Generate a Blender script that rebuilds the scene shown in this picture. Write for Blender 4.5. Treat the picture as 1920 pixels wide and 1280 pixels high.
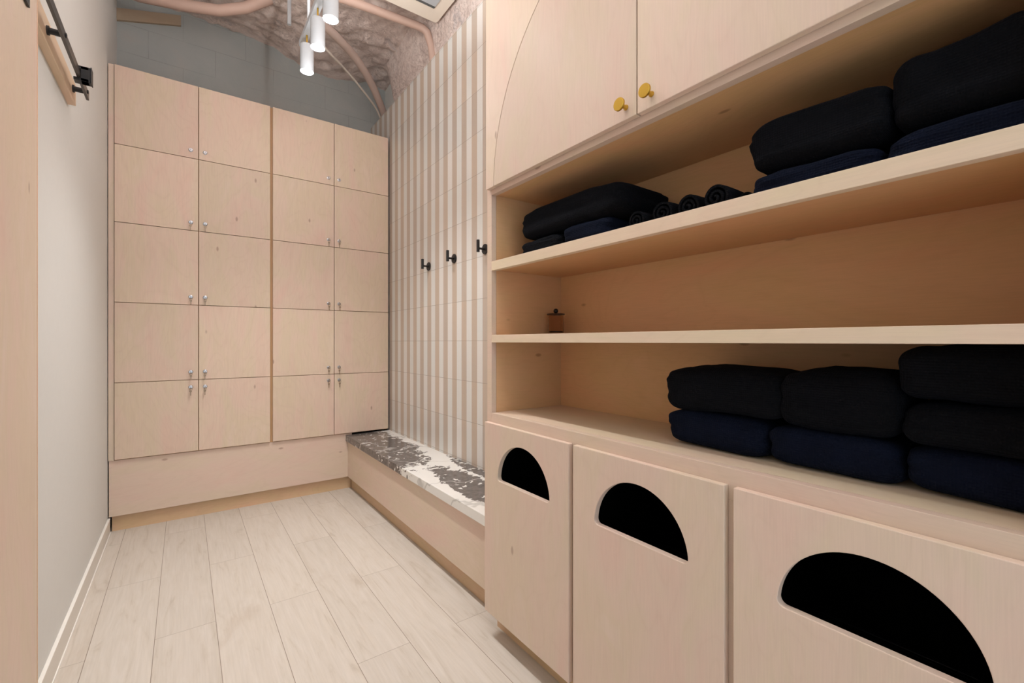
import bpy, bmesh, math, random
from mathutils import Vector, Matrix, noise
random.seed(7)
for o in list(bpy.data.objects): bpy.data.objects.remove(o)
S = bpy.context.scene
COL = S.collection
PI = math.pi

# ------------------------------------------------------------ camera / world / exposure
cam = bpy.data.cameras.new('camera'); camo = bpy.data.objects.new('camera', cam); COL.objects.link(camo)
cam.sensor_fit = 'HORIZONTAL'; cam.sensor_width = 36.0; cam.lens = 848.0/1920*36.0
cam.clip_start = 0.02; cam.clip_end = 60
camo.location = (0, 0, 1.2)
camo.rotation_euler = (math.radians(90.0), 0, -math.radians(35.93))
S.camera = camo
W = bpy.data.worlds.new('world'); S.world = W; W.use_nodes = True
bg = W.node_tree.nodes['Background']; bg.inputs[0].default_value = (0.86, 0.93, 1.0, 1); bg.inputs[1].default_value = 1.1
S.view_settings.view_transform = 'Standard'; S.view_settings.look = 'None'
S.view_settings.gamma = 1; S.view_settings.use_curve_mapping = False
S.view_settings.exposure = 0.48
SPOT_W = 31.0; SPOT_NEAR = 5.0; POINT_W = 1.6; POINT_MID = 3.0; POINT_FAR = 0.4; UP_W = 36.0

# ------------------------------------------------------------ node helper
class NT:
    def __init__(s, name, rough=0.5, metal=0.0, spec=0.5):
        s.m = bpy.data.materials.new(name); s.m.use_nodes = True
        s.t = s.m.node_tree; s.b = s.t.nodes['Principled BSDF']
        s.b.inputs['Roughness'].default_value = rough
        s.b.inputs['Metallic'].default_value = metal
        s.b.inputs['Specular IOR Level'].default_value = spec
    def n(s, k, **kw):
        x = s.t.nodes.new(k)
        for a, v in kw.items(): setattr(x, a, v)
        return x
    def set(s, inp, v):
        if hasattr(v, 'is_linked') or hasattr(v, 'links'): s.t.links.new(v, inp)
        else:
            if isinstance(v, (tuple, list)) and len(v) == 3 and inp.type == 'RGBA': v = (*v, 1)
            inp.default_value = v
    def math(s, op, a, b=0.0, c=0.0):
        x = s.n('ShaderNodeMath', operation=op)
        s.set(x.inputs[0], a); s.set(x.inputs[1], b)
        if op in ('MULTIPLY_ADD', 'WRAP', 'COMPARE', 'SMOOTH_MIN'): s.set(x.inputs[2], c)
        return x.outputs[0]
    def coord(s, which='Object'):
        return s.n('ShaderNodeTexCoord').outputs[which]
    def sep(s, v):
        x = s.n('ShaderNodeSeparateXYZ'); s.set(x.inputs[0], v); return x.outputs
    def comb(s, a, b, c):
        x = s.n('ShaderNodeCombineXYZ')
        for i, v in enumerate((a, b, c)): s.set(x.inputs[i], v)
        return x.outputs[0]
    def vmath(s, op, a, b=(0, 0, 0)):
        x = s.n('ShaderNodeVectorMath', operation=op); s.set(x.inputs[0], a)
        if op == 'SCALE': s.set(x.inputs[3], b)
        else: s.set(x.inputs[1], b)
        return x.outputs[1] if op in ('LENGTH', 'DISTANCE') else x.outputs[0]
    def noise(s, v, scale=5, detail=4, rough=0.55, dist=0.0):
        x = s.n('ShaderNodeTexNoise'); s.set(x.inputs['Vector'], v)
        x.inputs['Scale'].default_value = scale; x.inputs['Detail'].default_value = detail
        x.inputs['Roughness'].default_value = rough; x.inputs['Distortion'].default_value = dist
        return x.outputs[0]
    def ramp(s, f, stops, interp='LINEAR'):
        x = s.n('ShaderNodeValToRGB'); s.set(x.inputs[0], f); r = x.color_ramp; r.interpolation = interp
        while len(r.elements) < len(stops): r.elements.new(0.5)
        for e, (p, c) in zip(r.elements, stops):
            e.position = p; e.color = (*c, 1) if len(c) == 3 else c
        return x.outputs[0]
    def mix(s, f, a, b, mode='MIX'):
        x = s.n('ShaderNodeMix', data_type='RGBA', blend_type=mode)
        s.set(x.inputs[0], f); s.set(x.inputs[6], a); s.set(x.inputs[7], b); return x.outputs[2]
    def white(s, v):
        x = s.n('ShaderNodeTexWhiteNoise', noise_dimensions='3D'); s.set(x.inputs[0], v); return x.outputs[0]
    def bump(s, h, strength=0.2, dist=0.01):
        x = s.n('ShaderNodeBump'); x.inputs['Strength'].default_value = strength; x.inputs['Distance'].default_value = dist
        s.set(x.inputs['Height'], h); s.t.links.new(x.outputs[0], s.b.inputs['Normal'])
    def color(s, v): s.set(s.b.inputs['Base Color'], v)

def lin(r, g, b):
    f = lambda c: (c/255/12.92) if c/255 <= 0.04045 else ((c/255+0.055)/1.055)**2.4
    return (f(r), f(g), f(b))
def plain(name, rgb, rough=0.5, metal=0.0, spec=0.5):
    m = NT(name, rough, metal, spec); c = lin(*rgb)
    v = m.noise(m.coord(), 30, 3)
    m.color(m.mix(m.math('MULTIPLY', v, 0.18), (*c, 1), (c[0]*0.8, c[1]*0.8, c[2]*0.8, 1)))
    return m.m

def wood(name, rgb, axis='Z', warm=1.0, knots=True, rough=0.48, contrast=1.0):
    m = NT(name, rough, 0, 0.35)
    info = m.n('ShaderNodeObjectInfo').outputs['Random']
    p = m.coord()
    off = m.comb(m.math('MULTIPLY', info, 37.0), m.math('MULTIPLY', info, 91.0), m.math('MULTIPLY', info, 53.0))
    p = m.vmath('ADD', p, off)
    st = {'X': (0.35, 1, 1), 'Y': (1, 0.35, 1), 'Z': (1, 1, 0.35)}[axis]
    st2 = {'X': (0.03, 1, 1), 'Y': (1, 0.03, 1), 'Z': (1, 1, 0.03)}[axis]
    blot = m.noise(m.vmath('MULTIPLY', p, st), 5.5, 4, 0.55, 0.8)
    big = m.noise(p, 2.2, 2, 0.5, 0.3)
    fine = m.noise(m.vmath('MULTIPLY', p, st2), 320, 4, 0.6, 0.2)
    c = lin(*rgb); k = contrast
    pink = (c[0]*1.02, c[1]*(1-.055*k), c[2]*(1-.03*k)); yel = (c[0]*(1-.03*k), c[1]*(1+.01), c[2]*(1-.05*k)); pale = (c[0]*1.03, c[1]*1.06, c[2]*1.10)
    col = m.ramp(blot, [(0.30, pink), (0.48, c), (0.60, yel), (0.75, pale)])
    col = m.mix(m.math('MULTIPLY', big, 0.35*k), col, (*yel, 1))
    cont = m.math('ABSOLUTE', m.math('SINE', m.math('MULTIPLY', m.noise(m.vmath('MULTIPLY', p, st), 2.6, 3, 0.5, 0.6), 70.0)))
    col = m.mix(m.math('MULTIPLY', m.math('POWER', m.math('SUBTRACT', 1.0, cont), 3.0), 0.11*k), col, (c[0]*.80, c[1]*.74, c[2]*.68, 1))
    dk = m.ramp(fine, [(0.35, (0.93,)*3), (0.62, (1, 1, 1))])
    col = m.mix(0.55*k if k < 1.8 else 0.99, col, dk, 'MULTIPLY')
    tone = m.math('ADD', m.math('MULTIPLY', info, 0.10), 0.93)
    col = m.mix(1.0, col, m.comb(tone, tone, tone), 'MULTIPLY')
    if knots:
        sk = {'X': (0.45, 1, 1), 'Y': (1, 0.45, 1), 'Z': (1, 1, 0.45)}[axis]
        vo = m.n('ShaderNodeTexVoronoi'); m.set(vo.inputs['Vector'], m.vmath('MULTIPLY', p, sk)); vo.inputs['Scale'].default_value = 6.5
        kn = m.ramp(vo.outputs['Distance'], [(0.030, (1, 1, 1)), (0.060, (0, 0, 0))])
        col = m.mix(m.math('MULTIPLY', kn, 0.55), col, (c[0]*.35, c[1]*.25, c[2]*.2, 1))
    m.color(col); m.bump(fine, 0.06, 0.002)
    return m.m

M = {}
BIRCH = (226, 204, 188)
M['birch'] = wood('birch_vertical_grain', BIRCH, 'Z')
M['birchx'] = wood('birch_horizontal_grain_x', (226, 203, 187), 'X')
M['birchy'] = wood('birch_horizontal_grain_y', (226, 203, 186), 'Y')
M['lockerv'] = wood('locker_birch', (225, 201, 184), 'Z', contrast=1.5)
M['inner'] = wood('interior_birch_shade_tint', (222, 178, 134), 'Y', contrast=1.3)  # same birch tinted orange, painting in the warm shade between the shelves
M['innerz'] = wood('interior_side_birch_shade_tint', (222, 180, 138), 'X', contrast=1.0)  # side panels carry the same warm bounce tint in their colour
M['nosing'] = wood('maple_edge', (232, 211, 188), 'Y', knots=False)
M['edge'] = wood('sanded_edge', (232, 202, 176), 'Y', knots=False)
M['toe'] = wood('toe_kick_birch', (216, 182, 150), 'Y', contrast=1.5)
M['toex'] = wood('toe_kick_birch_x', (216, 182, 150), 'X', contrast=1.5)
M['oldwood'] = wood('plywood_back', (200, 160, 120), 'Z')
M['white'] = plain('white_painted_metal', (190, 196, 202), 0.45)
M['wallw'] = plain('white_wall_paint', (219, 219, 216), 0.75, spec=0.2)
M['baseb'] = plain('baseboard_paint', (224, 219, 211), 0.45)
M['basew'] = plain('baseboard_edge_paint', (246, 244, 238), 0.4)
M['black'] = plain('matte_black_metal', (22, 22, 24), 0.45)
M['rail'] = plain('dark_steel_rail', (78, 72, 68), 0.35, 0.3)
M['blackp'] = plain('black_plastic', (7, 7, 8), 0.38)
M['void'] = plain('black_lining', (5, 5, 5), 0.9, spec=0.1)
M['brass'] = plain('brushed_brass', (206, 168, 74), 0.32, 1.0)
M['chrome'] = plain('nickel_lock', (190, 192, 196), 0.25, 1.0)
M['dark'] = plain('dark_keyhole', (40, 38, 36), 0.5)
M['keym'] = plain('worn_key_metal', (165, 145, 125), 0.4, 0.7)
M['duct'] = plain('pinkish_painted_pipe', (196, 166, 152), 0.6)
M['ductd'] = plain('brown_flex_pipe', (120, 96, 86), 0.6)
M['cable'] = plain('white_cable', (210, 200, 190), 0.6)
M['acw'] = plain('cream_plastic', (246, 236, 222), 0.5)
M['acdark'] = plain('air_slot_grey', (95, 98, 98), 0.6)

def m_foam():
    m = NT('sprayed_foam', 0.8, 0, 0.25); p = m.coord()
    a = m.noise(p, 9, 8, 0.65, 1.2); b = m.noise(p, 2.2, 3, 0.5)
    vo = m.n('ShaderNodeTexVoronoi', feature='DISTANCE_TO_EDGE')
    m.set(vo.inputs['Vector'], m.vmath('ADD', m.vmath('MULTIPLY', p, (1, 1.5, 1)), m.comb(a, b, a))); vo.inputs['Scale'].default_value = 15
    crack = m.ramp(vo.outputs[0], [(0.0, (1, 1, 1)), (0.055, (0, 0, 0))])
    msk = m.ramp(b, [(0.40, (0.12,)*3), (0.6, (0.8,)*3)])
    col = m.ramp(a, [(0.3, lin(210, 190, 182)), (0.5, lin(234, 216, 208)), (0.7, lin(242, 228, 221))])
    grey = m.ramp(m.noise(p, 3.1, 6, 0.7), [(0.60, (0, 0, 0)), (0.66, (1, 1, 1))])
    col = m.mix(m.math('MULTIPLY', grey, 0.45), col, (*lin(182, 176, 180), 1))
    col = m.mix(m.math('MULTIPLY', m.math('MULTIPLY', crack, msk), 0.75), col, (*lin(135, 110, 100), 1))
    m.color(col)
    h = m.math('SUBTRACT', a, m.math('MULTIPLY', crack, 0.35)); m.bump(h, 0.6, 0.03)
    return m.m
M['foam'] = m_foam()

def m_block():
    m = NT('painted_grey_block', 0.8, 0, 0.25); p = m.coord(); x, y, z = m.sep(p)
    w = m.noise(p, 3, 4)
    br = m.n('ShaderNodeTexBrick'); m.set(br.inputs['Vector'], m.comb(m.math('ADD', x, m.math('MULTIPLY', w, 0.012)), m.math('ADD', z, m.math('MULTIPLY', w, 0.012)), 0.0))
    br.inputs['Scale'].default_value = 1; br.inputs['Brick Width'].default_value = 0.41; br.inputs['Row Height'].default_value = 0.205
    br.inputs['Mortar Size'].default_value = 0.0035; br.inputs['Mortar Smooth'].default_value = 0.6
    fac = m.math('MULTIPLY', br.outputs['Fac'], m.ramp(m.noise(p, 2.3, 3), [(0.42, (0.05,)*3), (0.6, (1,)*3)]))
    col = m.ramp(m.noise(p, 4, 6, 0.6, 0.5), [(0.3, lin(160, 165, 163)), (0.6, lin(168, 170, 167)), (0.75, lin(172, 168, 163))])
    m.color(m.mix(m.math('MULTIPLY', fac, 0.35), col, (*lin(130, 129, 126), 1)))
    m.bump(m.math('SUBTRACT', m.noise(p, 40, 4), m.math('MULTIPLY', fac, 1.2)), 0.25, 0.006)
    return m.m
M['block'] = m_block()

def m_floor():
    m = NT('pale_oak_laminate', 0.42, 0, 0.4); p = m.coord(); x, y, z = m.sep(p)
    v = m.math('DIVIDE', m.math('ADD', x, 0.303), 0.2065); row = m.math('FLOOR', v); fv = m.math('FRACT', v)
    par = m.math('FLOORED_MODULO', row, 2.0)
    u = m.math('ADD', m.math('DIVIDE', m.math('SUBTRACT', y, 1.70), 1.22), m.math('MULTIPLY', par, 0.493)); pl = m.math('FLOOR', u); fu = m.math('FRACT', u)
    ev = m.math('MINIMUM', fv, m.math('SUBTRACT', 1.0, fv)); eu = m.math('MINIMUM', fu, m.math('SUBTRACT', 1.0, fu))
    lv = m.math('LESS_THAN', m.math('MULTIPLY', ev, 0.2065), 0.0011); lu = m.math('LESS_THAN', m.math('MULTIPLY', eu, 1.22), 0.0010)
    line = m.math('MAXIMUM', lv, m.math('MULTIPLY', lu, 0.75))
    rnd = m.white(m.comb(row, pl, 3.0))
    q = m.comb(m.math('ADD', x, m.math('MULTIPLY', rnd, 13.0)), m.math('ADD', y, m.math('MULTIPLY', rnd, 29.0)), rnd)
    g = m.noise(m.vmath('MULTIPLY', q, (1, 0.13, 1)), 16, 6, 0.6, 2.2)
    fine = m.noise(m.vmath('MULTIPLY', q, (1, 0.03, 1)), 150, 4, 0.6)
    bl = m.noise(m.vmath('MULTIPLY', q, (1, 0.4, 1)), 4.5, 5, 0.6, 0.6)
    col = m.ramp(g, [(0.25, lin(194, 184, 171)), (0.42, lin(208, 200, 189)), (0.7, lin(214, 207, 198))])
    smud = m.ramp(bl, [(0.60, (0, 0, 0)), (0.78, (1, 1, 1))])
    col = m.mix(m.math('MULTIPLY', smud, 0.42), col, (*lin(178, 160, 140), 1))
    col = m.mix(0.35, col, m.ramp(fine, [(0.35, (0.85,)*3), (0.6, (1,)*3)]), 'MULTIPLY')
    tone = m.math('ADD', m.math('MULTIPLY', rnd, 0.07), 0.95)
    col = m.mix(1.0, col, m.comb(tone, tone, tone), 'MULTIPLY')
    col = m.mix(m.math('MULTIPLY', line, 0.85), col, (*lin(120, 105, 88), 1))
    m.color(col); m.bump(m.math('SUBTRACT', m.math('MULTIPLY', fine, 0.1), line), 0.12, 0.002)
    return m.m
M['floor'] = m_floor()

def m_tile():
    m = NT('striped_wall_tile', 0.38, 0, 0.45); p = m.coord(); x, y, z = m.sep(p)
    s = m.math('DIVIDE', m.math('SUBTRACT', y, 2.27), 0.0625); si = m.math('FLOOR', s); par = m.math('FLOORED_MODULO', si, 2.0)
    t = m.math('DIVIDE', m.math('SUBTRACT', z, 0.202), 0.2505); ti = m.math('FLOOR', t); ft = m.math('FRACT', t)
    tv = m.math('DIVIDE', m.math('SUBTRACT', y, 2.266), 0.25); tj = m.math('FLOOR', tv); fj = m.math('FRACT', tv)
    r1 = m.white(m.comb(ti, si, 1.0)); r2 = m.white(m.comb(ti, tj, 5.0))
    wh = m.mix(r1, (*lin(218, 219, 216), 1), (*lin(224, 220, 216), 1))
    be = m.mix(r1, (*lin(198, 180, 163), 1), (*lin(188, 174, 162), 1))
    col = m.mix(par, wh, be)
    tone = m.math('ADD', m.math('MULTIPLY', r2, 0.06), 0.96)
    col = m.mix(1.0, col, m.comb(tone, tone, tone), 'MULTIPLY')
    sub = m.noise(m.vmath('MULTIPLY', p, (1, 1, 0.05)), 60, 3)
    col = m.mix(m.math('MULTIPLY', sub, 0.12), col, (*lin(170, 160, 150), 1))
    e = m.math('MULTIPLY', m.math('MINIMUM', ft, m.math('SUBTRACT', 1.0, ft)), 0.2505)
    e2 = m.math('MULTIPLY', m.math('MINIMUM', fj, m.math('SUBTRACT', 1.0, fj)), 0.25)
    l1 = m.math('LESS_THAN', e, 0.0014); l2 = m.math('MULTIPLY', m.math('LESS_THAN', e2, 0.0008), 0.7); ln = m.math('MAXIMUM', l1, l2)
    m.color(m.mix(m.math('MULTIPLY', ln, 0.7), col, (*lin(150, 138, 126), 1)))
    m.bump(m.math('MULTIPLY', ln, -1.0), 0.3, 0.002)
    return m.m
M['tile'] = m_tile()

def m_marble():
    m = NT('grey_and_white_marble', 0.22, 0, 0.5); p = m.coord(); x, y, z = m.sep(p)
    d1 = m.noise(p, 5, 7, 0.62, 0.8); d2 = m.noise(p, 19, 6, 0.65, 0.6)
    # broad dark and pale fields of the slab
    def ell(cx, cy, rx, ry):
        a = m.math('DIVIDE', m.math('SUBTRACT', x, cx), rx); b = m.math('DIVIDE', m.math('SUBTRACT', y, cy), ry)
        return m.math('SUBTRACT', 1.0, m.math('SQRT', m.math('ADD', m.math('MULTIPLY', a, a), m.math('MULTIPLY', b, b))))
    f = m.math('MAXIMUM', ell(1.12, 3.35, 0.26, 0.80), ell(1.225, 2.00, 0.115, 0.49))
    f = m.math('MAXIMUM', f, ell(1.43, 2.25, 0.075, 0.44))
    f = m.math('ADD', f, m.math('MULTIPLY', m.math('SUBTRACT', d1, 0.5), 0.9))
    f = m.math('ADD', f, m.math('MULTIPLY', m.math('SUBTRACT', d2, 0.5), 0.9))
    dark = m.ramp(f, [(0.03, (0, 0, 0)), (0.05, (1, 1, 1))])
    speck = m.ramp(m.noise(p, 26, 3, 0.5, 0.4), [(0.62, (0, 0, 0)), (0.65, (1, 1, 1))])
    dark = m.math('SUBTRACT', dark, m.math('MULTIPLY', speck, 0.9))
    w = m.n('ShaderNodeTexWave', wave_type='BANDS', bands_direction='DIAGONAL'); m.set(w.inputs['Vector'], p)
    w.inputs['Scale'].default_value = 1.3; w.inputs['Distortion'].default_value = 9; w.inputs['Detail'].default_value = 4; w.inputs['Detail Scale'].default_value = 1.6
    vein = m.ramp(w.outputs[1], [(0.0, (1, 1, 1)), (0.012, (0, 0, 0))])
    wc = m.mix(m.math('MULTIPLY', vein, 0.45), (*lin(232, 231, 227), 1), (*lin(130, 128, 124), 1))
    wc = m.mix(m.math('MULTIPLY', m.noise(m.vmath('MULTIPLY', p, (1, .4, 1)), 14, 5), 0.18), wc, (*lin(190, 188, 184), 1))
    dc = m.ramp(m.noise(p, 30, 6, 0.7), [(0.3, lin(78, 74, 72)), (0.65, lin(112, 106, 103))])
    dc = m.mix(m.math('MULTIPLY', vein, 0.6), dc, (*lin(200, 196, 192), 1))
    m.color(m.mix(dark, wc, dc)); return m.m
M['marble'] = m_marble()

def m_towel(name, rgb):
    m = NT(name, 0.95, 0, 0.1); p = m.coord()
    w = m.n('ShaderNodeTexVoronoi'); m.set(w.inputs['Vector'], p); w.inputs['Scale'].default_value = 190; w.inputs['Randomness'].default_value = 0.25
    n = m.noise(p, 20, 4); c = lin(*rgb)
    m.color(m.mix(n, (*c, 1), (c[0]*2.2, c[1]*2.2, c[2]*2.4, 1)))
    m.b.inputs['Sheen Weight'].default_value = 0.06; m.b.inputs['Sheen Roughness'].default_value = 0.6; m.set(m.b.inputs['Sheen Tint'], (*lin(60, 80, 120), 1))
    m.bump(m.math('ADD', w.outputs['Distance'], m.math('MULTIPLY', n, 0.5)), 0.7, 0.004); return m.m
M['navy'] = m_towel('navy_waffle_towel', (9, 14, 26)); M['blk'] = m_towel('black_waffle_towel', (8, 9, 11))

def m_emit(name, col, st):
    m = NT(name, 0.4); m.color((0.9, 0.9, 0.9, 1)); m.b.inputs['Emission Color'].default_value = (*col, 1); m.b.inputs['Emission Strength'].default_value = st; return m.m
M['lamp'] = m_emit('lit_lamp_face', (1, 0.97, 0.93), 14)
def m_glass():
    m = NT('smoked_clear_jar', 0.05, 0, 0.5); m.color((*lin(240, 226, 214), 1)); m.b.inputs['Transmission Weight'].default_value = 1.0; m.b.inputs['IOR'].default_value = 1.10; return m.m
M['glass'] = m_glass()

# ------------------------------------------------------------ mesh helpers
def bx(bm, x0, x1, y0, y1, z0, z1):
    v = [bm.verts.new((x, y, z)) for x in (x0, x1) for y in (y0, y1) for z in (z0, z1)]
    for q in ((0, 1, 3, 2), (4, 6, 7, 5), (0, 4, 5, 1), (2, 3, 7, 6), (0, 2, 6, 4), (1, 5, 7, 3)):
        bm.faces.new([v[i] for i in q])
def box(*a):
    bm = bmesh.new(); bx(bm, *a); return bm
def lathe(bm, prof, origin, axis='Z', seg=32):
    """prof: list of (r, h) along the axis, capped."""
    rings = []
    for r, h in prof:
        ring = []
        for i in range(seg):
            a = 2*PI*i/seg; u, v = r*math.cos(a), r*math.sin(a)
            p = {'Z': (u, v, h), 'X': (h, u, v), 'Y': (u, h, v)}[axis]
            ring.append(bm.verts.new(Vector(p)+Vector(origin)))
        rings.append(ring)
    for a, b in zip(rings, rings[1:]):
        for i in range(seg): bm.faces.new((a[i], a[(i+1) % seg], b[(i+1) % seg], b[i]))
    bm.faces.new(rings[0]); bm.faces.new(rings[-1])
def tube(bm, pts, r, seg=12, taper=None):
    pts = [Vector(p) for p in pts]; rings = []; n0 = None
    for i, p in enumerate(pts):
        d = (pts[min(i+1, len(pts)-1)]-pts[max(i-1, 0)]).normalized()
        if n0 is None:
            n0 = d.orthogonal().normalized()
        n0 = (n0-d*n0.dot(d)).normalized(); b = d.cross(n0)
        rr = r*(taper[i] if taper else 1)
        rings.append([bm.verts.new(p+(n0*math.cos(2*PI*k/seg)+b*math.sin(2*PI*k/seg))*rr) for k in range(seg)])
    for a, b in zip(rings, rings[1:]):
        for k in range(seg): bm.faces.new((a[k], a[(k+1) % seg], b[(k+1) % seg], b[k]))
    bm.faces.new(rings[0]); bm.faces.new(rings[-1])
def plate(outer, inners, x0, x1):
    """flat plate in the YZ plane with holes, thickness x0..x1."""
    bm = bmesh.new(); es = []
    for loop in [outer]+inners:
        vs = [bm.verts.new((x0, y, z)) for y, z in loop]
        es += [bm.edges.new((vs[i], vs[(i+1) % len(vs)])) for i in range(len(vs))]
    bmesh.ops.triangle_fill(bm, edges=es, use_beauty=True)
    fs = list(bm.faces)
    r = bmesh.ops.extrude_face_region(bm, geom=fs)
    bmesh.ops.translate(bm, verts=[g for g in r['geom'] if isinstance(g, bmesh.types.BMVert)], vec=(x1-x0, 0, 0))
    return bm
def obj(name, bm, mat, parent=None, bevel=0.0, smooth=False, loc=None):
    bmesh.ops.recalc_face_normals(bm, faces=bm.faces)
    me = bpy.data.meshes.new(name); bm.to_mesh(me); bm.free()
    o = bpy.data.objects.new(name, me); COL.objects.link(o)
    for k in (mat if isinstance(mat, (list, tuple)) else [mat]): me.materials.append(k)
    if smooth:
        for p in me.polygons: p.use_smooth = True
        try: me.set_sharp_from_angle(angle=math.radians(40))
        except Exception: pass
    if bevel > 0:
        md = o.modifiers.new('bevel', 'BEVEL'); md.width = bevel; md.segments = 2; md.limit_method = 'ANGLE'; md.angle_limit = math.radians(50)
    if parent:
        o.parent = parent; o.matrix_parent_inverse = Matrix.Translation(-parent.location)
    return o
def tag(o, label, cat, group=None):
    o['label'] = label; o['category'] = cat
    if group: o['group'] = group
    return o
def thing(name, loc, label, cat, group=None):
    o = bpy.data.objects.new(name, None); COL.objects.link(o); o.location = loc; o.empty_display_size = 0.1
    return tag(o, label, cat, group)
def struct(name, bm, mat, **k):
    o = obj(name, bm, mat, **k); o['kind'] = 'structure'; return o

# ------------------------------------------------------------ the room
YB = 4.25; XL = -0.388; XT = 1.43; XR = 1.57; YF = -1.1
struct('floor', box(XL-0.1, XR+0.1, YF, YB, -0.05, 0.0), M['floor'])
struct('wall_left', box(XL-0.1, XL, YF, YB+0.1, 0, 4.0), M['wallw'])
struct('wall_back', box(XL, XR+0.1, YB, YB+0.1, 0, 4.0), M['block'])
struct('wall_right', box(XT, XR, YF, YB, 0, 3.215), M['tile'])
struct('wall_upper', box(XR, XR+0.1, YF, YB, 0, 4.0), M['wallw'])
# the sprayed foam ceiling
bm = bmesh.new(); NX, NY = 100, 330
def foam_z(x, y):
    e = (y-3.2)/1.05; e = max(0, min(1, e))
    z = 3.66+0.03*math.sin(x*3.1+0.6)
    z -= 0.09*math.exp(-((x-0.95)/0.33)**2)*e
    z += 0.10*max(0, min(1, (-0.05-x)/0.2))*e
    z += 0.04*noise.noise(Vector((x*2.2, y*2.2, 0)))+0.022*noise.noise(Vector((x*6, y*6, 3)))+0.018*noise.noise(Vector((x*15, y*15, 5)))
    r = abs(noise.noise(Vector((x*9, y*5, 9)))); z += 0.014*(1-r)**4
    side = max(0, min(1, (x-1.44)/0.06)); bk = max(0, min(1, (3.95-y)/0.12))
    z = z*(1-side*bk)+(3.27+0.03*noise.noise(Vector((x*9, y*7, 3))))*side*bk
    return z
g = [[bm.verts.new((XL-0.02+(XR-XL+0.06)*i/NX, YF+(YB+0.02-YF)*j/NY, 0)) for j in range(NY+1)] for i in range(NX+1)]
for r in g:
    for v in r: v.co.z = foam_z(v.co.x, v.co.y)
for i in range(NX):
    for j in range(NY): bm.faces.new((g[i][j], g[i][j+1], g[i+1][j+1], g[i+1][j]))
bx(bm, XL-0.02, XR+0.05, YF, YB+0.05, 3.9, 3.95)
ceil = struct('ceiling', bm, M['foam'], smooth=True)
# baseboard with its small shoe
bm = box(XL, XL+0.012, YF, 3.775, 0.0, 0.088)
bb = struct('baseboard_left', bm, M['baseb'])
struct('baseboard_cap', box(XL, XL+0.013, YF, 3.775, 0.0885, 0.0925), M['basew'], parent=bb, bevel=0.002)
struct('baseboard_bead', box(XL+0.0125, XL+0.0165, YF, 3.775, 0.0, 0.006), M['basew'], parent=bb)
bm = bmesh.new()
tv = [bm.verts.new((x, yy, z)) for x, z in ((XL, 3.475), (-0.02, 3.585), (-0.02, 3.66), (XL, 3.56)) for yy in (YB-0.02, YB)]
for q in ((0, 2, 4, 6), (1, 3, 5, 7), (0, 1, 3, 2), (2, 3, 5, 4), (4, 5, 7, 6), (6, 7, 1, 0)): bm.faces.new([tv[i] for i in q])
struct('trim_1', bm, plain('weathered_tan_strip', (170, 150, 128), 0.8))

# ------------------------------------------------------------ lockers
LY = 3.75
rows = [0.457, 0.941, 1.447, 1.951, 2.440, 2.936]
base = thing('locker_plinth', (0.35, 3.79, 0), 'long low birch plinth with toe kick running under both locker banks', 'plinth')
obj('front_board', box(XL+0.006, 1.112, LY+0.018, LY+0.038, 0.1, 0.452), M['birchx'], base, 0.001)
obj('toe_kick', box(XL+0.018, 1.112, LY+0.048, LY+0.066, 0.0, 0.1), M['toex'], base)
obj('platform', box(XL+0.006, 1.112, LY+0.038, YB-0.02, 0.4, 0.45), M['oldwood'], base)
fil = obj('filler_strip', box(XL+0.004, -0.357, LY+0.010, LY+0.030, 0.4535, 2.936), M['birch'])
tag(fil, 'narrow vertical birch filler strip between white wall and lockers', 'filler strip')

def build_lock(parent, x, z, key):
    bm = bmesh.new()
    lathe(bm, [(0.0125, 0.0), (0.0135, -0.002), (0.0125, -0.004), (0.0095, -0.005), (0.0090, -0.008), (0.0, -0.0085)][:5], (x, LY, z), 'Y', 20)
    obj('lock', bm, M['chrome'], parent, smooth=True)
    bm = bmesh.new()
    bx(bm, x-0.0012, x+0.0012, LY-0.0095, LY-0.0075, z-0.006, z+0.006)
    if key:
        # key blade head in the cylinder, ring, and a second key hanging from it
        bx(bm, x-0.0011, x+0.0011, LY-0.026, LY-0.0085, z-0.008, z+0.004)
        ring = [(x+0.001+0.008*math.cos(a), LY-0.022, z-0.014+0.008*math.sin(a)) for a in [2*PI*i/16 for i in range(17)]]
        tube(bm, ring, 0.0009, 6)
        dx = random.uniform(-.003, .003)
        lathe(bm, [(0.0075, -0.023), (0.0075, -0.0215)], (x+dx, LY, z-0.027), 'Y', 14)
        bx(bm, x+dx-0.0028, x+dx+0.0028, LY-0.023, LY-0.0215, z-0.056, z-0.031)
    obj('key', bm, M['keym'] if key else M['dark'], parent, smooth=False)

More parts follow.
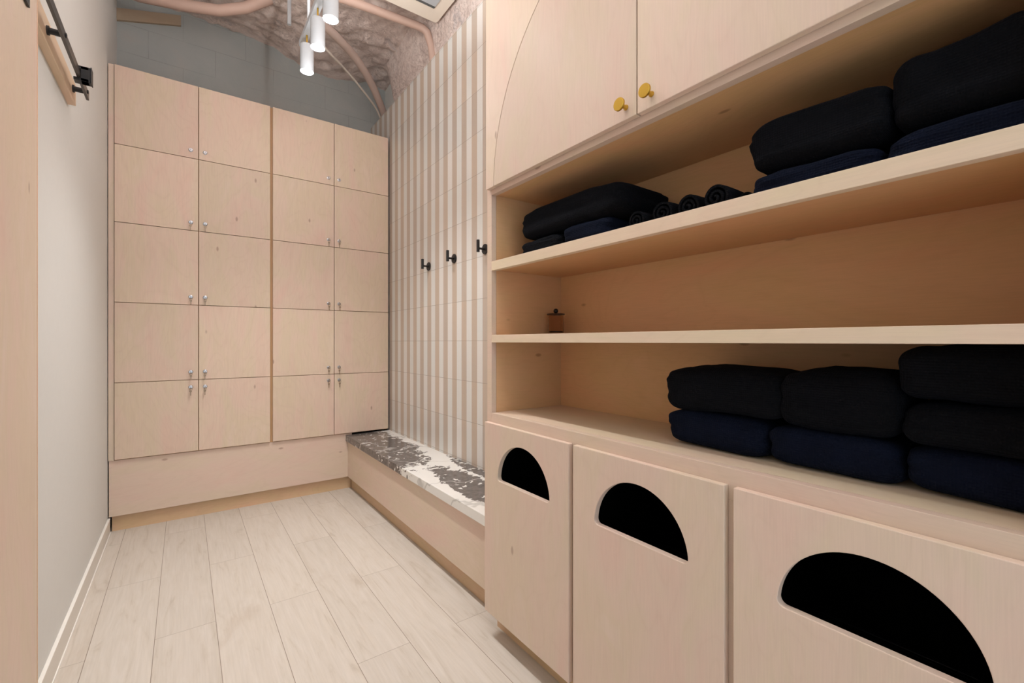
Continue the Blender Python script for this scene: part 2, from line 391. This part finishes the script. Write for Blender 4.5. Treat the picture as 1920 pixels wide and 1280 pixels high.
def build_locker(x0, xm, x1, label, keys):
    t = thing('locker_cabinet', ((x0+x1)/2, LY+0.2, 0.453), label, 'locker', 'birch locker banks on the end wall')
    bm = bmesh.new(); d0, d1 = LY+0.0195, YB-0.04
    bx(bm, x0, x0+0.018, d0, d1, 0.4535, 2.936); bx(bm, x1-0.018, x1, d0, d1, 0.4535, 2.936)
    bx(bm, xm-0.009, xm+0.009, d0, d1, 0.4535, 2.936)
    bx(bm, x0+0.0182, x1-0.0182, d1-0.012, d1, 0.4535, 2.936)
    obj('carcass', bm, M['oldwood'], t)
    for k, z in enumerate(rows):
        zz = min(max(z, 0.4535+0.009), 2.936-0.009)
        for a, b in ((x0+0.0182, xm-0.0092), (xm+0.0092, x1-0.0182)):
            obj('shelf', box(a, b, d0, d1-0.013, zz-0.009, zz+0.009), M['oldwood'], t)
    i = 0
    for r in range(5):
        z0, z1 = rows[r]+0.0018, rows[r+1]-0.0018
        if r == 4: z1 = 2.936
        for a, b, side in ((x0+(0.001 if x0 < 0 else 0.009), xm-0.0022, 1), (xm+0.0022, x1-(0.009 if x0 < 0 else 0.001), 0)):
            d = obj('door', box(a, b, LY, LY+0.019, z0, z1), M['lockerv'], t, 0.0012)
            lx = (b-0.041) if side else (a+0.035)
            lz = z0+0.052 if r > 0 else z1-0.047
            build_lock(d, lx, lz, keys[i]); i += 1
    return t
build_locker(-0.355, 0.079, 0.5222, 'left birch locker bank of ten doors beside the white wall', [1, 1, 1, 1, 1, 1, 1, 1, 0, 0])
build_locker(0.5228, 0.968, 1.412, 'right birch locker bank of ten doors over the marble bench end', [1, 1, 1, 1, 1, 1, 1, 1, 0, 0])

# ------------------------------------------------------------ bench
b = thing('bench', (1.25, 2.7, 0), 'low built-in birch bench with grey and white marble seat below black hooks', 'bench')
obj('front_panel', box(1.078, 1.096, 1.60, LY+0.017, 0.1, 0.392), M['birchy'], b, 0.001)
obj('toe_kick', box(1.114, 1.13, 1.60, LY+0.047, 0.0, 0.1), M['toe'], b)
obj('seat_slab', box(1.060, XT-0.001, 1.60, LY+0.016, 0.3935, 0.441), M['marble'], b, 0.002)
obj('frame', box(1.10, XT-0.002, 1.62, 1.64, 0.102, 0.392), M['oldwood'], b)

# ------------------------------------------------------------ storage cabinet
cab = thing('storage_cabinet', (1.2, 0.8, 0), 'tall built-in birch cabinet with arched upper doors, open shelves and hamper doors', 'cabinet')
XD, XC, XB = 1.0, 1.0195, 1.40
Y0, Y1 = 0.02, 1.582
TOP = 2.95
# face frame
bm = bmesh.new()
bx(bm, XC, 1.043, Y1-0.032, Y1, 0.10, TOP); bx(bm, XC, 1.043, Y0, Y0+0.032, 0.10, TOP)
bx(bm, XC, 1.043, Y0+0.0322, Y1-0.0322, 1.80, 1.86)
bx(bm, XC, 1.043, Y0+0.0322, Y1-0.0322, 2.88, TOP)
bx(bm, XC, 1.043, Y0+0.0322, Y1-0.0322, 0.835, 0.9085)
bx(bm, XC, 1.043, Y0+0.0322, Y1-0.0322, 0.10, 0.14)
for yy in (1.0605, 0.5425): bx(bm, XC, 1.043, yy-0.022, yy+0.022, 0.1402, 0.8348)
bx(bm, XC, 1.043, 0.78, 0.82, 1.8602, 2.8798)
obj('face_frame', bm, M['birchy'], cab, 0.0008)
for ya, yb in ((Y1-0.033, Y1-0.015), (Y0+0.015, Y0+0.033)):
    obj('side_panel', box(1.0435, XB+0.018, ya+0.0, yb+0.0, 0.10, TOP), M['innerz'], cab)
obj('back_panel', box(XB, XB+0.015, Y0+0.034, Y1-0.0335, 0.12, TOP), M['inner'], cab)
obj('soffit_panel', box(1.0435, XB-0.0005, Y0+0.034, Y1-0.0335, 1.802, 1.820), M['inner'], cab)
obj('top_panel', box(1.0435, XB-0.0005, Y0+0.034, Y1-0.0335, TOP-0.018, TOP), M['oldwood'], cab)
obj('deck', box(1.0435, XB-0.0005, Y0+0.034, Y1-0.0335, 0.889, 0.9085), M['nosing'], cab)
for z0, z1 in ((1.196, 1.227), (1.490, 1.5275)):
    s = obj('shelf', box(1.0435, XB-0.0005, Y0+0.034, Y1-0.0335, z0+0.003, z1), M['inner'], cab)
    obj('nosing', box(XC, 1.043, Y0+0.0322, Y1-0.0322, z0, z1), M['nosing'], s, 0.001)
obj('toe_kick', box(1.070, 1.088, Y0, Y1, 0.0, 0.0995), M['toe'], cab)
obj('bottom_panel', box(1.0435, XB-0.0005, Y0+0.034, Y1-0.0335, 0.10, 0.118), M['oldwood'], cab)
for yy in (1.0605, 0.5425): obj('divider', box(1.0435, XB-0.0005, yy-0.009, yy+0.009, 0.1185, 0.8885), M['oldwood'], cab)
# hamper doors with half-round openings
def half_round(yc, zb, r, n=40, cr=0.014):
    pts = []
    # small rounded bottom corners, then the arc
    a0 = math.asin(min(1, cr/r))
    for k in range(n+1):
        a = a0+(PI-2*a0)*k/n
        pts.append((yc+r*math.cos(a), zb+r*math.sin(a)))
    for k in range(1, 6):
        a = PI/2*k/6
        pts.append((yc-r*math.cos(a0)+cr*(1-math.cos(a)), zb+cr-cr*math.sin(a)))
    pts.append((yc-r*math.cos(a0)+cr, zb)); pts.append((yc+r*math.cos(a0)-cr, zb))
    for k in range(5, 0, -1):
        a = PI/2*k/6
        pts.append((yc+r*math.cos(a0)-cr*(1-math.cos(a)), zb+cr-cr*math.sin(a)))
    return pts
def rect(ya, yb, za, zb): return [(ya, za), (yb, za), (yb, zb), (ya, zb)]
for ya, yb in ((1.071, 1.572), (0.553, 1.050), (0.033, 0.532)):
    yc = (ya+yb)/2
    d = obj('hamper_door', plate(rect(ya, yb, 0.10, 0.871), [half_round(yc, 0.652, 0.157)], XD, XC-0.0005), M['birch'], cab, 0.0018)
    # black lining of the bay and the bin rim inside it
    a2, b2 = yc-0.225, yc+0.225; bm = bmesh.new()
    bx(bm, 1.046, XB-0.003, a2, a2+0.004, 0.125, 0.83); bx(bm, 1.046, XB-0.003, b2-0.004, b2, 0.125, 0.83)
    bx(bm, XB-0.007, XB-0.003, a2, b2, 0.125, 0.83); bx(bm, 1.046, XB-0.003, a2, b2, 0.826, 0.83); bx(bm, 1.046, XB-0.003, a2, b2, 0.125, 0.13)
    lb = obj('bay_lining', bm, M['void'], cab); lb['label'] = 'black lining behind the half-round opening'
    bm = bmesh.new(); r0, r1, q0, q1 = 1.06, 1.25, a2+0.02, b2-0.02
    for (aa, bb_, cc, dd) in ((r0, r0+0.006, q0, q1), (r1-0.006, r1, q0, q1), (r0, r1, q0, q0+0.006), (r0, r1, q1-0.006, q1)): bx(bm, aa, bb_, cc, dd, 0.135, 0.54)
    bx(bm, r0-0.006, r0+0.008, q0-0.006, q1+0.006, 0.54, 0.547); bx(bm, r1-0.008, r1+0.006, q0-0.006, q1+0.006, 0.54, 0.547)
    bx(bm, r0, r1, q0-0.006, q0+0.008, 0.54, 0.547); bx(bm, r0, r1, q1-0.008, q1+0.006, 0.54, 0.547); bx(bm, r0, r1, q0, q1, 0.13, 0.136)
    lab = {1: 'black laundry bin seen through the half-round opening nearest the bench', 0: 'black laundry bin behind the middle hamper door', -1: 'black laundry bin behind the largest, nearest hamper door'}[1 if ya > 1 else (0 if ya > .5 else -1)]
    tag(obj('laundry_bin', bm, M['blackp'], bevel=0.001), lab, 'bin', 'black laundry bins behind the hamper doors')
# arched pair of doors and the surround
AC_Y, AC_Z, AR = 0.80, 1.82, 0.706
def arc(y, z, r, a0, a1, n=64): return [(y+r*math.cos(a0+(a1-a0)*k/n), z+r*math.sin(a0+(a1-a0)*k/n)) for k in range(n+1)]
outer = [(1.562, AC_Z), (1.562, TOP), (0.036, TOP), (0.036, AC_Z)]+list(reversed(arc(AC_Y, AC_Z, AR+0.0015, 0, PI)))
obj('arched_surround', plate(outer, [], XD, XC-0.0005), M['birch'], cab, 0.0012)
for sgn in (1, -1):
    if sgn > 0: o2 = [(AC_Y+0.0022, AC_Z)]+arc(AC_Y, AC_Z, AR-0.0015, 0, PI/2-0.0032)
    else: o2 = [(AC_Y-0.0022, AC_Z)]+arc(AC_Y, AC_Z, AR-0.0015, PI, PI/2+0.0032)
    d = obj('arched_door', plate(o2, [], XD, XC-0.0005), M['birch'], cab, 0.0018)
    ky = 0.836 if sgn > 0 else 0.751; bm = bmesh.new()
    lathe(bm, [(0.0075, 0), (0.0075, -0.003), (0.0058, -0.006), (0.0058, -0.022), (0.008, -0.0255), (0.0165, -0.0265), (0.0178, -0.0275), (0.0178, -0.0325), (0.0168, -0.0338)], (XD, ky, 1.853), 'X', 36)
    k = obj('knob', bm, M['brass'], d, smooth=True); k['label'] = 'round brushed brass knob'

# ------------------------------------------------------------ towels
def towel(y0, y1, z0, z1, x0, x1, mat, label, seed, folds=1, group=None, tilt=0.0, pinch=0.0):
    bm = bmesh.new(); nu, nv = 96, 56
    cx, cy, cz = (x0+x1)/2, (y0+y1)/2, (z0+z1)/2; ax, ay, az = (x1-x0)/2, (y1-y0)/2, (z1-z0)/2
    e1, e2 = 0.32, 0.24
    sp = lambda v, e: math.copysign(abs(v)**e, v)
    rings = []
    for j in range(1, nv):
        ph = -PI/2+PI*j/nv; ring = []
        for i in range(nu):
            a = 2*PI*i/nu
            u = sp(math.cos(ph), e1)*sp(math.cos(a), e2); v = sp(math.cos(ph), e1)*sp(math.sin(a), e2); w = sp(math.sin(ph), 0.55)
            n1 = noise.noise(Vector((u*1.4+seed*3.1, v*1.4, w*.8))); n2 = noise.noise(Vector((u*4+seed, v*4, w*3+seed)))
            rim = abs(math.cos(ph))
            fl = 0
            for q in range(folds):
                c0 = (q+1)/(folds+1)*2-1
                fl -= 0.018*math.exp(-((w-c0-0.18*n1)/0.10)**2)
            k = 1+(0.05*n1+0.03*n2+fl)*rim
            top = max(0, w)
            sag = -0.20*top*max(0, abs(v)-0.45)**1.5*1.6-pinch*top*max(0, v)
            x = cx+ax*u*k; y = cy+ay*v*k
            z = cz+az*(w*(1+0.14*n1)+0.05*n2*(1 if w > 0 else .2)+sag)
            z = max(z, z0) if w < 0 else z
            ring.append(bm.verts.new((x, y+tilt*(z-z0), z)))
        rings.append(ring)
    for a, b_ in zip(rings, rings[1:]):
        for i in range(nu): bm.faces.new((a[i], a[(i+1) % nu], b_[(i+1) % nu], b_[i]))
    bm.faces.new(rings[0]); bm.faces.new(rings[-1])
    return tag(obj('folded_towel', bm, M[mat], smooth=True), label, 'towel', group)
def roll(y, x0, x1, z0, r, label, seed, sq=1.0):
    bm = bmesh.new(); n = 90; turns = 2.6; rings = []
    for xi in range(13):
        t = xi/12; x = x0+(x1-x0)*t; ring = []
        for k in range(n):
            f = k/(n-1); a = -PI/2-2*PI*turns*(1-f)
            rr = r*(0.16+0.84*f)*(1+0.05*noise.noise(Vector((math.cos(a), math.sin(a)+seed, x*14))))
            sh = 1 if 0 < xi < 12 else 0.96
            ring.append((x+0.004*noise.noise(Vector((f*9, seed, t)))*(1 if xi in (0, 12) else 0), y+rr*math.cos(a)*sh*sq, z0+r+rr*math.sin(a)*sh))
        rings.append(ring)
    th = 0.10*r
    V1 = [[bm.verts.new(p) for p in rg] for rg in rings]
    V2 = [[bm.verts.new((p[0], y+(p[1]-y)*(1-th/ max(1e-4, math.hypot(p[1]-y, p[2]-z0-r))*1.6), z0+r+(p[2]-z0-r)*(1-th/max(1e-4, math.hypot(p[1]-y, p[2]-z0-r))*1.6))) for p in rg] for rg in rings]
    for i in range(12):
        for k in range(n-1):
            bm.faces.new((V1[i][k], V1[i][k+1], V1[i+1][k+1], V1[i+1][k])); bm.faces.new((V2[i][k], V2[i+1][k], V2[i+1][k+1], V2[i][k+1]))
        bm.faces.new((V1[i][0], V1[i+1][0], V2[i+1][0], V2[i][0])); bm.faces.new((V1[i][-1], V2[i][-1], V2[i+1][-1], V1[i+1][-1]))
    for k in range(n-1):
        bm.faces.new((V1[0][k], V2[0][k], V2[0][k+1], V1[0][k+1])); bm.faces.new((V1[12][k], V1[12][k+1], V2[12][k+1], V2[12][k]))
    return tag(obj('rolled_towel', bm, M['blk'], smooth=True), label, 'towel', 'small rolled towels on the top shelf')
G1 = 'folded towels on the lowest open shelf'; G2 = 'folded towels on the top open shelf'
D = 0.9088
towel(0.520, 0.805, D, D+0.098, 1.130, 1.385, 'navy', 'navy towel at the bottom left of the lowest shelf pile', 1, 1, G1)
towel(0.268, 0.528, D, D+0.094, 1.130, 1.385, 'navy', 'navy towel at the bottom, second from left on the lowest shelf', 2, 1, G1)
towel(0.056, 0.266, D, D+0.092, 1.132, 1.385, 'navy', 'navy towel at the bottom right of the lowest shelf, under two black ones', 3, 1, G1)
towel(0.485, 0.815, D+0.097, D+0.222, 1.128, 1.380, 'blk', 'black towel with rounded fold on top of the leftmost lower pile', 4, 1, G1)
towel(0.268, 0.500, D+0.092, D+0.228, 1.125, 1.380, 'blk', 'plump black towel on top of the middle lower pile', 5, 1, G1)
towel(0.056, 0.272, D+0.091, D+0.176, 1.126, 1.380, 'blk', 'black towel in the middle of the rightmost lower pile', 6, 1, G1)
towel(0.056, 0.278, D+0.174, D+0.283, 1.124, 1.380, 'blk', 'black towel topping the rightmost lower pile, touching the shelf above', 7, 1, G1)
E = 1.5278
towel(1.215, 1.455, E, E+0.072, 1.085, 1.36, 'blk', 'dark towel at the bottom left corner of the top shelf', 11, 1, G2)
towel(0.985, 1.212, E, E+0.085, 1.09, 1.37, 'navy', 'navy towel under the wide black one, right half of the left pile', 12, 1, G2)
towel(0.935, 1.466, E+0.076, E+0.196, 1.085, 1.37, 'blk', 'wide black towel lying over two others at the left end of the top shelf', 13, 1, G2)
roll(0.884, 1.10, 1.30, E, 0.035, 'small rolled towel showing its spiral end beside the left towel pile', 1)
roll(0.800, 1.11, 1.34, E, 0.041, 'small rolled black towel, first beyond the spiral end roll', 2)
roll(0.718, 1.11, 1.34, E, 0.0395, 'small rolled black towel in the middle of the row of rolls', 3)
roll(0.632, 1.10, 1.34, E, 0.040, 'tallest rolled black towel beside the right towel pile', 4)
roll(0.566, 1.12, 1.34, E, 0.022, 'flat little rolled towel squeezed against the right pile', 5, 1.15)
towel(0.290, 0.540, E, E+0.068, 1.09, 1.37, 'navy', 'navy towel at the bottom left of the right pile on the top shelf', 21, 1, G2)
towel(0.056, 0.288, E, E+0.072, 1.09, 1.37, 'navy', 'navy towel at the bottom right end of the top shelf', 22, 1, G2)
towel(0.275, 0.550, E+0.067, E+0.192, 1.085, 1.37, 'blk', 'black waffle towel with ruffled end on top of the right pile', 23, 2, G2)
towel(0.056, 0.280, E+0.071, E+0.214, 1.085, 1.37, 'blk', 'tall black towel on top at the right end of the top shelf', 24, 2, G2)

# ------------------------------------------------------------ jar
j = thing('canister', (1.315, 1.488, 1.2272), 'small clear lidded canister in the corner of the middle shelf', 'canister')
bm = bmesh.new(); jx, jy, jz = 1.315, 1.488, 1.2272
lathe(bm, [(0.033, 0.0), (0.0345, 0.002), (0.0345, 0.088), (0.031, 0.088), (0.031, 0.012), (0.002, 0.012)], (jx, jy, jz), 'Z', 40)
obj('body', bm, M['glass'], j, smooth=True)
bm = bmesh.new(); lathe(bm, [(0.030, 0.0125), (0.030, 0.018)], (jx, jy, jz), 'Z', 32); obj('base_disc', bm, M['dark'], j, smooth=True)
bm = bmesh.new(); lathe(bm, [(0.030, 0.0882), (0.0385, 0.0885), (0.040, 0.091), (0.0385, 0.094), (0.008, 0.0955)], (jx, jy, jz), 'Z', 40)
ld = obj('lid', bm, plain('dark_bronze_lid', (62, 44, 34), 0.4), j, smooth=True)
bm = bmesh.new(); bmesh.ops.create_uvsphere(bm, u_segments=24, v_segments=16, radius=0.0105, matrix=Matrix.Translation((jx, jy, jz+0.106)))
kb = obj('knob', bm, M['black'], ld, smooth=True)

# ------------------------------------------------------------ wall hooks
for i, (hy, lb) in enumerate(((2.995, 'black round wall hook farthest from the cabinet, on striped tile'), (2.615, 'black round wall hook in the middle of three, on striped tile'), (2.240, 'black round wall hook closest to the shelving cabinet, on striped tile'))):
    h = thing('wall_hook', (XT, hy, 1.741), lb, 'hook', 'black wall hooks above the bench')
    bm = bmesh.new(); lathe(bm, [(0.0305, 0), (0.0305, -0.005), (0.0295, -0.0065), (0.006, -0.0068)], (XT, hy, 1.741), 'X', 36); obj('wall_plate', bm, M['black'], h, smooth=True)
    bm = bmesh.new(); lathe(bm, [(0.0065, -0.006), (0.0065, -0.044)], (XT, hy, 1.741), 'X', 20); obj('stem', bm, M['black'], h, smooth=True)
    bm = bmesh.new(); lathe(bm, [(0.0085, -0.022), (0.0095, -0.021), (0.0095, 0.048), (0.0085, 0.049)], (XT-0.050, hy, 1.741), 'Z', 24); obj('peg', bm, M['black'], h, smooth=True)

# ------------------------------------------------------------ barn door and its rail
bd = thing('barn_door', (-0.353, 1.3, 0.02), 'pale birch sliding barn door hanging at the left wall', 'door')
obj('panel', box(-0.370, -0.336, 0.82, 1.817, 0.015, 2.168), M['birch'], bd, 0.001)
obj('edge_band', box(-0.370, -0.3345, 1.8172, 1.8195, 0.015, 2.168), M['edge'], bd)
for ys in (1.665, 0.95):
    bm = bmesh.new(); bx(bm, -0.3355, -0.3300, ys, ys+0.05, 2.080, 2.168); bx(bm, -0.3355, -0.3300, ys, ys+0.05, 2.1682, 2.29)
    # the strap steps out in front of the rail
    for v in bm.verts:
        if v.co.z > 2.18 and False: v.co.x += 0
    for zz in (2.11, 2.15): lathe(bm, [(0.009, 0), (0.009, 0.005), (0.006, 0.007)], (-0.330, ys+0.025, zz), 'X', 6)
    hg = obj('hanger_strap', bm, M['black'], bd, 0.0005)
    bm = bmesh.new(); lathe(bm, [(0.04, -0.018), (0.04, -0.012), (0.034, -0.011), (0.034, -0.004), (0.04, -0.003), (0.04, 0.002)][:6], (-0.318, ys+0.025, 2.277), 'X', 32)
    obj('wheel', bm, M['black'], hg, smooth=True)
hb = tag(obj('header_board', box(XL, -0.363, -0.2, 2.576, 2.174, 2.259), M['edge'], bevel=0.001), 'pale wooden header board on the white wall carrying the black rail', 'board')
rl = thing('door_rail', (-0.33, 1.2, 2.21), 'black steel barn door rail with standoffs and end stop', 'rail')
obj('bar', box(-0.329, -0.320, -0.15, 2.553, 2.200, 2.2315), M['rail'], rl, 0.0006)
for ys in (2.505, 2.085, 1.60, 1.10, 0.6, 0.1):
    bm = bmesh.new(); lathe(bm, [(0.0145, 0), (0.0145, 0.006), (0.010, 0.006), (0.010, 0.034)], (-0.363, ys, 2.2155), 'X', 20); so = obj('standoff', bm, M['black'], rl, smooth=True)
    bm = bmesh.new(); lathe(bm, [(0.0075, 0), (0.0075, 0.004), (0.005, 0.005)], (-0.320, ys, 2.2155), 'X', 6); obj('bolt', bm, M['black'], so)
bm = bmesh.new(); bx(bm, -0.338, -0.295, 2.345, 2.38, 2.188, 2.199); bx(bm, -0.338, -0.295, 2.345, 2.38, 2.2325, 2.244); bx(bm, -0.318, -0.290, 2.345, 2.38, 2.188, 2.244); bx(bm, -0.290, -0.287, 2.342, 2.383, 2.186, 2.246)
obj('end_stop', bm, M['black'], rl, 0.001)

# ------------------------------------------------------------ track light
tl = thing('track_light', (0.56, 1.6, 2.93), 'white track light with row of glowing white cylinder spots hanging from ceiling', 'light')
obj('track', box(0.542, 0.578, -0.6, 2.87, 2.925, 2.955), M['white'], tl, 0.001)
HEADS = [2.743, 2.487, 2.232, 1.72, 1.20, 0.94, 0.68]  # first three are in view; the other four are unseen, added for light
for hy in HEADS:
    bm = bmesh.new()
    R = 0.0355
    lathe(bm, [(0.008, 2.866), (R-0.002, 2.866), (R, 2.864), (R, 2.72), (R-0.003, 2.719), (R-0.003, 2.735), (0.002, 2.7352)], (0.56, hy, 0), 'Z', 40)
    hd = obj('spot_head', bm, M['white'], tl, smooth=True)
    bm = bmesh.new(); lathe(bm, [(R-0.0035, 2.7235), (R-0.0035, 2.7345)], (0.56, hy, 0), 'Z', 40); obj('lit_lens', bm, M['lamp'], hd)
    bm = bmesh.new(); lathe(bm, [(0.0045, 2.866), (0.0045, 2.925)], (0.56, hy, 0), 'Z', 14); nk = obj('neck', bm, M['brass'], hd, smooth=True); nk['label'] = 'brass neck'
    L = bpy.data.lights.new('spot_light', 'SPOT'); L.energy = SPOT_W if hy > 2 else SPOT_NEAR; L.spot_size = math.radians(112 if hy > 1.5 else 92); L.spot_blend = 1.0; L.shadow_soft_size = 0.035; L.color = (1.0, 0.985, 0.97)
    lo = bpy.data.objects.new('spot_light', L); COL.objects.link(lo); lo.location = (0.56, hy, 2.715); lo.parent = tl; lo.matrix_parent_inverse = Matrix.Translation(-tl.location)
    P = bpy.data.lights.new('fill_light', 'POINT'); P.energy = POINT_W if hy > 2 else (POINT_MID if hy > 1.5 else POINT_FAR); P.shadow_soft_size = 0.03; P.color = (1.0, 0.985, 0.97)  # added point fill below each head, spills upward to lift the ceiling
    po = bpy.data.objects.new('fill_light', P); COL.objects.link(po); po.location = (0.56, hy, 2.65); po.parent = tl; po.matrix_parent_inverse = Matrix.Translation(-tl.location)
obj('ceiling_fill_strip', box(0.548, 0.572, -0.45, 2.45, 2.9553, 2.957), m_emit('ceiling_fill_glow', (1, 0.98, 0.95), 3), tl)  # added glowing strip, unseen on top of the track
U = bpy.data.lights.new('ceiling_fill', 'AREA'); U.shape = 'RECTANGLE'; U.size = 0.024; U.size_y = 2.9; U.energy = UP_W; U.color = (1.0, 0.98, 0.96)  # added area light that brightens the foam ceiling from the track top
uo = bpy.data.objects.new('ceiling_fill', U); COL.objects.link(uo); uo.location = (0.56, 1.0, 2.958); uo.rotation_euler = (PI, 0, 0); uo.parent = tl; uo.matrix_parent_inverse = Matrix.Translation(-tl.location)
for (rx, ry) in ((0.56, 2.70), (0.56, 0.5)):
    bm = bmesh.new(); lathe(bm, [(0.008, 2.955), (0.008, 3.60)], (rx, ry, 0), 'Z', 14); obj('suspension_rod', bm, M['white'], tl, smooth=True)
bm = bmesh.new(); tube(bm, [(0.56, 3.27, 3.283), (0.56, 3.27, 3.62)], 0.012, 14); tag(obj('ceiling_drop', bm, M['white'], smooth=True), 'short white rod hanging from the foam ceiling behind the spots', 'rod')

# ------------------------------------------------------------ ceiling services
ac = thing('air_conditioner', (1.2, 2.5, 3.5), 'cream ceiling air conditioner panel with dark air slot', 'air conditioner')
Z = 3.45; bm = bmesh.new(); xa, xb, ya, yb = 0.99, 1.445, 1.95, 2.905
loop = []
for (cx_, cy_, a0) in ((xb-0.02, yb-0.02, 0), (xa+0.07, yb-0.07, PI/2), (xa+0.07, ya+0.07, PI), (xb-0.02, ya+0.02, 1.5*PI)):
    rr = 0.02 if cx_ > 1.3 else 0.07
    for k in range(9): a = a0+PI/2*k/8; loop.append((cx_+rr*math.cos(a), cy_+rr*math.sin(a)))
v0 = [bm.verts.new((x, y, Z)) for x, y in loop]; v1 = [bm.verts.new((x, y, Z+0.035)) for x, y in loop]
bm.faces.new(v0); bm.faces.new(v1)
for i in range(len(loop)): k = (i+1) % len(loop); bm.faces.new((v0[i], v0[k], v1[k], v1[i]))
obj('cover', bm, M['acw'], ac)
obj('housing', box(xa+0.05, xb-0.05, ya+0.05, yb-0.05, Z+0.0355, 3.56), M['acdark'], ac)
obj('air_slot', box(xa+0.10, xb-0.08, yb-0.145, yb-0.125, Z-0.006, Z-0.0005), M['acdark'], ac)
obj('inner_grille', box(xa+0.10, xb-0.08, ya+0.16, yb-0.146, Z-0.008, Z-0.0005), M['white'], ac, 0.003)

bm = bmesh.new(); tube(bm, [(0.62, 3.16, 3.50), (1.0, 3.10, 3.495), (1.36, 3.06, 3.49), (1.41, 3.055, 3.485), (1.44, 3.05, 3.465), (1.455, 3.05, 3.43), (1.475, 3.05, 3.38), (1.50, 3.05, 3.20+0.02)], 0.028, 20)
tag(obj('ceiling_pipe', bm, M['duct'], smooth=True), 'pinkish pipe crossing under the foam and elbowing down behind the tiled wall', 'pipe', 'pipes under the foam ceiling')
bm = bmesh.new(); tube(bm, [(-0.386, 3.98, 3.56), (-0.25, 3.90, 3.50), (0.0, 3.80, 3.485), (0.2, 3.74, 3.50), (0.35, 3.70, 3.56), (0.5, 3.68, 3.68)], 0.036, 20)
tag(obj('ceiling_pipe', bm, M['duct'], smooth=True), 'thick pinkish pipe curving from the left wall into the foam', 'pipe', 'pipes under the foam ceiling')
def PYp(Y, px, py):
    th = math.radians(35.93); c, s = math.cos(th), math.sin(th); t = (px-960)/848
    X = Y*(t*c+s)/(c-t*s); d = X*s+Y*c; return (X, Y, 1.2-(py-640)*d/848)
pp = [PYp(yy, *q) for yy, q in zip((3.3, 3.42, 3.55, 3.67, 3.79, 3.9, 4.0, 4.08), ((600, 40), (632, 70), (658, 98), (680, 128), (697, 158), (710, 188), (720, 215), (726, 245)))]
def smoothp(p, n=6):
    out = []
    P = [Vector(q) for q in p]
    for i in range(len(P)-1):
        a, b_, c_, d_ = P[max(i-1, 0)], P[i], P[i+1], P[min(i+2, len(P)-1)]
        for k in range(n):
            t = k/n; out.append(0.5*((2*b_)+(-a+c_)*t+(2*a-5*b_+4*c_-d_)*t*t+(-a+3*b_-3*c_+d_)*t**3))
    out.append(P[-1]); return out
bm = bmesh.new(); tube(bm, smoothp(pp), 0.031, 18)
tag(obj('flexible_conduit', bm, plain('brown_flex_hose', (190, 168, 158), 0.6), smooth=True), 'brown flexible conduit sweeping down behind the tiled wall corner', 'conduit')
pc = [PYp(yy, *q) for yy, q in zip((3.3, 3.4, 3.55, 3.7, 3.83, 3.95, 4.03), ((604, 84), (622, 104), (640, 122), (666, 152), (690, 182), (706, 205), (716, 228)))]
bm = bmesh.new(); tube(bm, smoothp(pc), 0.008, 10)
tag(obj('cable', bm, M['cable'], smooth=True), 'thin pale cable running alongside the brown conduit', 'cable')
bm = bmesh.new(); lathe(bm, [(0.04, 0), (0.04, -0.06), (0.032, -0.065)], (XR, 3.72, 3.30), 'X', 20)
tag(obj('pipe_stub', bm, M['ductd'], smooth=True), 'short brown pipe stub peeking over the tiled wall top', 'pipe')
